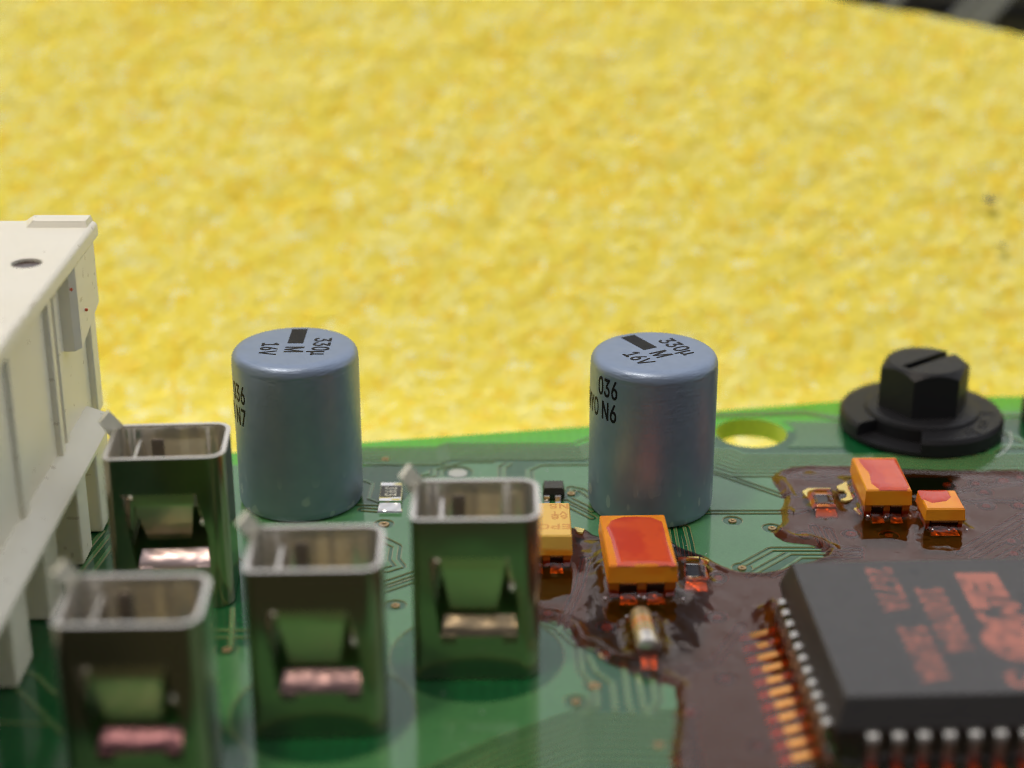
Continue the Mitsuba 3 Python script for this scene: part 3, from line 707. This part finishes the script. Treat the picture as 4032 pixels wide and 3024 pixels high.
tantalum('tantalum_capacitor_001', 25.74, 28.26, 97.6, 100.35, 1.67, 0.86, 0.0, 'smaller low orange block capacitor right of the taller one', slots=1,
         drop=[(-0.92, 0.97), (0.55, 0.97), (0.55, 0.62), (0.2, 0.40), (-0.55, 0.30), (-0.92, 0.5)])
tantalum('tantalum_capacitor_002', 5.5, 9.58, 88.9, 95.5, 2.32, 1.20, 0.035, 'largest orange block capacitor with domed red lacquer patch, in front of right can',
         drop=[(-0.72, 0.01), (-0.76, 0.5), (-0.84, 0.74), (-0.66, 0.88), (-0.3, 0.95), (0.1, 0.955), (0.55, 0.935), (0.84, 0.84), (0.84, 0.4), (0.90, 0.0), (0.2, 0.035)])
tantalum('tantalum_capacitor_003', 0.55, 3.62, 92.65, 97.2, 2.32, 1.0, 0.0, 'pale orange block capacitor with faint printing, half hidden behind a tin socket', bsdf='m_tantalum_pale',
         top_text=(('N5', 0.62, 1.15, 0.80, 4.0), ('VT', 0.45, 1.0, 0.80, 3.0), ('68', 0.5, 1.0, 0.80, 2.45), ('EPC', 0.62, 1.9, 0.45, 1.2), ('AVL', 0.45, 1.1, -0.9, 2.8)))

# ---------------------------------------------------------------- small chips
def resistor(key, cx, y0, w, d, h, yaw, label, text=None, front='m_solder'):
    P = lambda m: turn(m, yaw, (cx, y0, 0))
    obj('ceramic_body', P(rbox(-w / 2, w / 2, 0.12, d - 0.12, 0.06, h - 0.05, 0.04)), 'm_ceramic', key)
    obj('resistive_layer', P(rbox(-w / 2 + 0.04, w / 2 - 0.04, d * 0.20, d * 0.82, h - 0.10, h, 0.03)), 'm_resistor', key)
    obj('terminal', P(rbox(-w / 2 - 0.01, w / 2 + 0.01, d * 0.825, d, 0.04, h + 0.012, 0.04)), 'm_solder', key)
    obj('terminal', P(rbox(-w / 2 - 0.01, w / 2 + 0.01, 0.0, d * 0.195, 0.04, h + 0.012, 0.04)), front, key)
    fil = hull_mesh([(sx * w * k, yy, zz) for sx in (-0.5, 0.5) for yy, zz, k in ((0.1, -0.02, 1.08), (0.05, h * 0.80, 0.92), (-0.22, h * 0.36, 0.98), (-0.50, 0.08, 1.1), (-0.58, -0.04, 1.12))])
    v, f = trimesh.remesh.subdivide_to_size(fil.vertices, fil.faces, 0.15)
    v = v + (meshkit.noise(v * 5)[:, None] - 0.5) * 0.07
    obj('solder_fillet', P(trimesh.Trimesh(v, f, process=False)), front, key, smooth=50)
    if text:
        m = flat_text(text, 0.72, d * 0.50, True, 0.01)
        m.apply_transform(trimesh.transformations.rotation_matrix(-math.pi / 2, (0, 0, 1)))
        m.apply_translation((0, d * 0.51, h + 0.001))
        obj('printing', P(m), 'm_resistor_ink', key, smooth=False)
    tag(key, label, 'resistor')
resistor('chip_resistor', -7.84, 101.0, 1.42, 2.75, 0.58, 0.02, 'black chip resistor marked 393 right of the left capacitor', '393')
resistor('chip_resistor_001', 20.05, 100.2, 1.28, 2.2, 0.52, -0.02, 'small chip resistor drowned in lacquer left of the tall orange capacitor', None, front='m_tinned')
resistor('chip_resistor_002', 10.8, 90.55, 1.25, 2.3, 0.50, -0.06, 'small chip resistor in lacquer right of the largest orange capacitor', None, front='m_tinned')

Q = 'small_transistor'
obj('body', hull_mesh([(x, y, z) for z, c in ((0.12, 0.05), (0.5, 0.0), (0.92, 0.10)) for x in (2.0 + c, 3.42 - c) for y in (102.1 + c, 103.4 - c)]), 'm_chip', Q, smooth=20)
for px in (2.25, 2.98):
    leadp = sg.LineString([(102.15, 0.42), (101.95, 0.42), (101.85, 0.08), (101.55, 0.06)]).buffer(0.06, cap_style='flat')
    l = trimesh.creation.extrude_polygon(leadp, 0.36, engine='earcut')
    l.apply_transform(np.array([[0, 0, 1, px - 0.18], [1, 0, 0, 0], [0, 1, 0, 0], [0, 0, 0, 1.0]]))
    l.fix_normals()
    obj('lead', l, 'm_solder', Q)
tag(Q, 'tiny black transistor between the sockets and the right capacitor', 'transistor')

# glass diode lying in the lacquer
D = 'glass_diode'
def diode():
    ax, zc, r = 7.38, 0.80, 0.60
    def ring(prof, m, name, lab=None):
        q = lathe(prof, 48)
        q.apply_transform(trimesh.transformations.rotation_matrix(-math.pi / 2, (1, 0, 0)))
        q.apply_transform(trimesh.transformations.rotation_matrix(0.05, (0, 0, 1)))
        q.apply_translation((ax, 82.0, zc))
        obj(name, q, m, D, smooth=40)
    ring([(0, 1.25), (r, 1.25), (r, 2.95), (0, 2.95)], 'm_glass_body', 'glass_body')
    ring([(0, 0.05), (0.45, 0.05), (0.62, 0.16), (r + 0.04, 0.36), (r + 0.05, 1.22), (r, 1.30), (0, 1.30)], 'm_tin_edge', 'end_cap')
    ring([(0, 2.92), (r, 2.92), (r + 0.03, 3.0), (r + 0.03, 3.75), (0.5, 3.98), (0, 4.0)], 'm_copper_ring', 'end_cap')
    for k, y in enumerate((1.42, 1.66, 1.95, 2.35)):
        ring([(r - 0.05, y), (r + 0.012, y), (r + 0.012, y + 0.12), (r - 0.05, y + 0.12)], 'm_band' if k < 3 else 'm_band_red', 'band')
    obj('solder_fillet', hull_mesh([(ax + dx, y, z) for dx in (-0.4, 0.45) for y, z in ((82.15, 0.02), (82.15, 0.4), (81.7, 0.14), (81.35, 0.02))]), 'm_tinned', D, smooth=40)
    obj('solder_fillet', hull_mesh([(ax + 0.2 + dx, y, z) for dx in (-0.5, 0.5) for y, z in ((85.85, 0.02), (85.85, 0.4), (86.4, 0.1), (86.6, 0.02))]), 'm_tinned', D, smooth=40)
    tag(D, 'small cylindrical glass diode with bands and a shiny end cap, drowned in lacquer', 'diode')
diode()

# ---------------------------------------------------------------- large chip with J-shaped pins
I = 'integrated_circuit'
def chip():
    o = (14.70, 86.6, 0)                          # rear left corner of the pin line
    P = lambda m: turn(m, IC_YAW, o)
    L, Wd = 15.2, 14.6
    def slab(z0, z1, e0, e1):
        return [(x, y, z) for z, e in ((z0, e0), (z1, e1)) for x in (0.28 + e, Wd - e) for y in (-0.10 - e, -L + 0.30 + e)]
    obj('body', P(hull_mesh(slab(2.42, 3.96, 0.0, 0.50) + slab(2.40, 4.02, 0.02, 0.56))), 'm_ic', I, smooth=20)
    obj('lower_body', P(hull_mesh(slab(0.35, 2.38, 0.45, 0.03))), 'm_ic', I, smooth=20)
    def pin():
        path = sg.LineString([(0.95, 2.28), (0.10, 2.28), (-0.03, 2.21), (-0.08, 2.06), (-0.08, 0.45), (0.0, 0.2), (0.15, 0.10), (0.5, 0.16)]).buffer(0.085, cap_style='flat')
        q = trimesh.creation.extrude_polygon(path, 0.52, engine='earcut')
        q.apply_transform(np.array([[1, 0, 0, 0], [0, 0, -1, 0.26], [0, 1, 0, 0], [0, 0, 0, 1.0]]))
        q.fix_normals()
        return q
    def fillet():
        return hull_mesh([(x, sy * w / 2, z) for sy in (-1, 1) for x, z, w in ((0.1, 0.0, 0.56), (-0.05, 0.62, 0.42), (-0.30, 0.30, 0.58), (-0.7, 0.14, 0.64), (-1.95, 0.10, 0.62), (-2.1, 0.0, 0.64))])
    pitch = 1.19
    for k in range(11):
        y = -1.95 - pitch * k
        obj('pin', P(turn(pin(), 0, (0, y, 0))), 'm_tin_edge', I, smooth=30)
        obj('solder_pad', P(turn(fillet(), 0, (0, y, 0))), 'm_pad_gold', I, smooth=30)
    for k in range(10):
        x = 2.05 + 1.25 * k
        obj('pin', P(turn(pin(), math.pi / 2, (x, -L + 0.02, 0))), 'm_tin_edge', I, smooth=30)
        obj('solder_pad', P(turn(fillet(), math.pi / 2, (x, -L + 0.02, 0))), 'm_pad_gold', I, smooth=30)
    def ink(txt, h, ln, x, y, bold=True):
        m = flat_text(txt, h, ln, bold, 0.012)
        m.apply_transform(trimesh.transformations.rotation_matrix(-math.pi / 2 + IC_YAW * 0.6, (0, 0, 1)))
        m.apply_translation((x, y, 4.019))
        obj('printing', m, 'm_ic_ink', I, smooth=False)
    ink('2677A', 1.42, 4.8, 20.25, 83.0)
    ink('18090A', 1.42, 5.3, 20.75, 76.3)
    ink('1007894', 1.42, 6.6, 22.55, 79.8)
    def block(g):
        m = extrude(g, 0, 0.014)
        m.apply_transform(trimesh.transformations.rotation_matrix(-math.pi / 2 + IC_YAW * 0.6, (0, 0, 1)))
        m.apply_translation((24.25, 84.75, 4.018))
        obj('logo', m, 'm_ic_ink', I, smooth=False)
    rx = lambda a, b, c, d: sg.box(a, b, c, d)
    block(sg.Polygon([(0, 0.15), (0, 2.25), (1.85, 2.25), (1.85, 0.0), (0.1, 0.0)]).difference(sg.Polygon([(0.6, 0.78), (2.1, 0.55), (2.1, 0.95)])).difference(sg.Polygon([(0.6, 1.52), (2.1, 1.32), (2.1, 1.75)])).buffer(0.02))
    block(sg.Polygon([(1.98, 0), (1.98, 2.25), (2.75, 2.25), (2.75, 0.85), (3.9, 0.85), (3.9, 0)]).buffer(0.04))
    block(sg.LineString([(3.35, 1.25), (3.35, 2.2), (3.7, 2.35), (4.3, 1.5), (4.9, 2.35), (5.2, 2.2), (5.2, 0.3), (4.6, 0.15)]).buffer(0.22))
    block(sg.Point(7.3, 1.45).buffer(1.0, 32).union(affinity.scale(sg.Point(7.3, 1.3).buffer(1.0, 32), 1.95, 1.75)).difference(sg.Polygon([(7.7, 0.5), (8.6, 0.35), (8.4, 0.8)])))
    ink('S', 2.15, 1.6, 25.4, 73.9)
    for (x, y, r) in ((22.1, 85.0, 0.28),):
        obj('ejector_mark', lathe([(0, 4.0), (r, 4.0), (r, 4.024), (0, 4.024)], 24, (x, y, 0)), 'm_chip', I)
    tag(I, 'large square black chip with faded orange lettering and bent pins, lower right', 'chip')
chip()

# pale strips painting the yellow foam's reflection on the lacquer slopes
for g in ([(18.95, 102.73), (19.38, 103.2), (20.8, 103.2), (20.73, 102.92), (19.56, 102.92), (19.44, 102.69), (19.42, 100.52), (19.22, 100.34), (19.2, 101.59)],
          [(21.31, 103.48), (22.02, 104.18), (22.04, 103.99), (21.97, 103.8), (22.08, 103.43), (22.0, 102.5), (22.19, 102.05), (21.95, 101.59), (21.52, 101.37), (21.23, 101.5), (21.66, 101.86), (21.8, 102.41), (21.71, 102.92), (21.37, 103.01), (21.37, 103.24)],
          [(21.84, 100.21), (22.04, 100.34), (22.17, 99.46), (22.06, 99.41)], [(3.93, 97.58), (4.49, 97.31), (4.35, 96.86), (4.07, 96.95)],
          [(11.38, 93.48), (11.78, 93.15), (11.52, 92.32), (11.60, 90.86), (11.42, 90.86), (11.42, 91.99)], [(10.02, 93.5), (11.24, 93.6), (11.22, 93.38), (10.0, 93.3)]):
    obj('foam_reflection', extrude(sg.Polygon(g).buffer(0.03, quad_segs=2), 0.30, 0.42), 'm_foam_reflection', 'lacquer_film', smooth=False)
# lacquer bubbles made as mirror beads, to put in its white sparkles
for k, (x, y, z, r) in enumerate(((5.35, 88.45, 0.42, 0.10), (9.85, 88.5, 0.34, 0.09), (6.5, 86.5, 0.30, 0.12), (6.55, 86.15, 0.26, 0.10), (7.3, 88.6, 0.45, 0.09), (7.6, 88.5, 0.42, 0.12), (22.5, 99.05, 0.42, 0.13), (23.6, 98.95, 0.40, 0.09), (26.2, 97.3, 0.36, 0.10), (27.2, 97.25, 0.36, 0.09), (28.35, 97.4, 0.3, 0.09))):
    b = trimesh.creation.icosphere(subdivisions=2, radius=r)
    b.apply_translation((x, y, z))
    obj('bubble_glint', b, 'm_glint', 'lacquer_film', smooth=True)
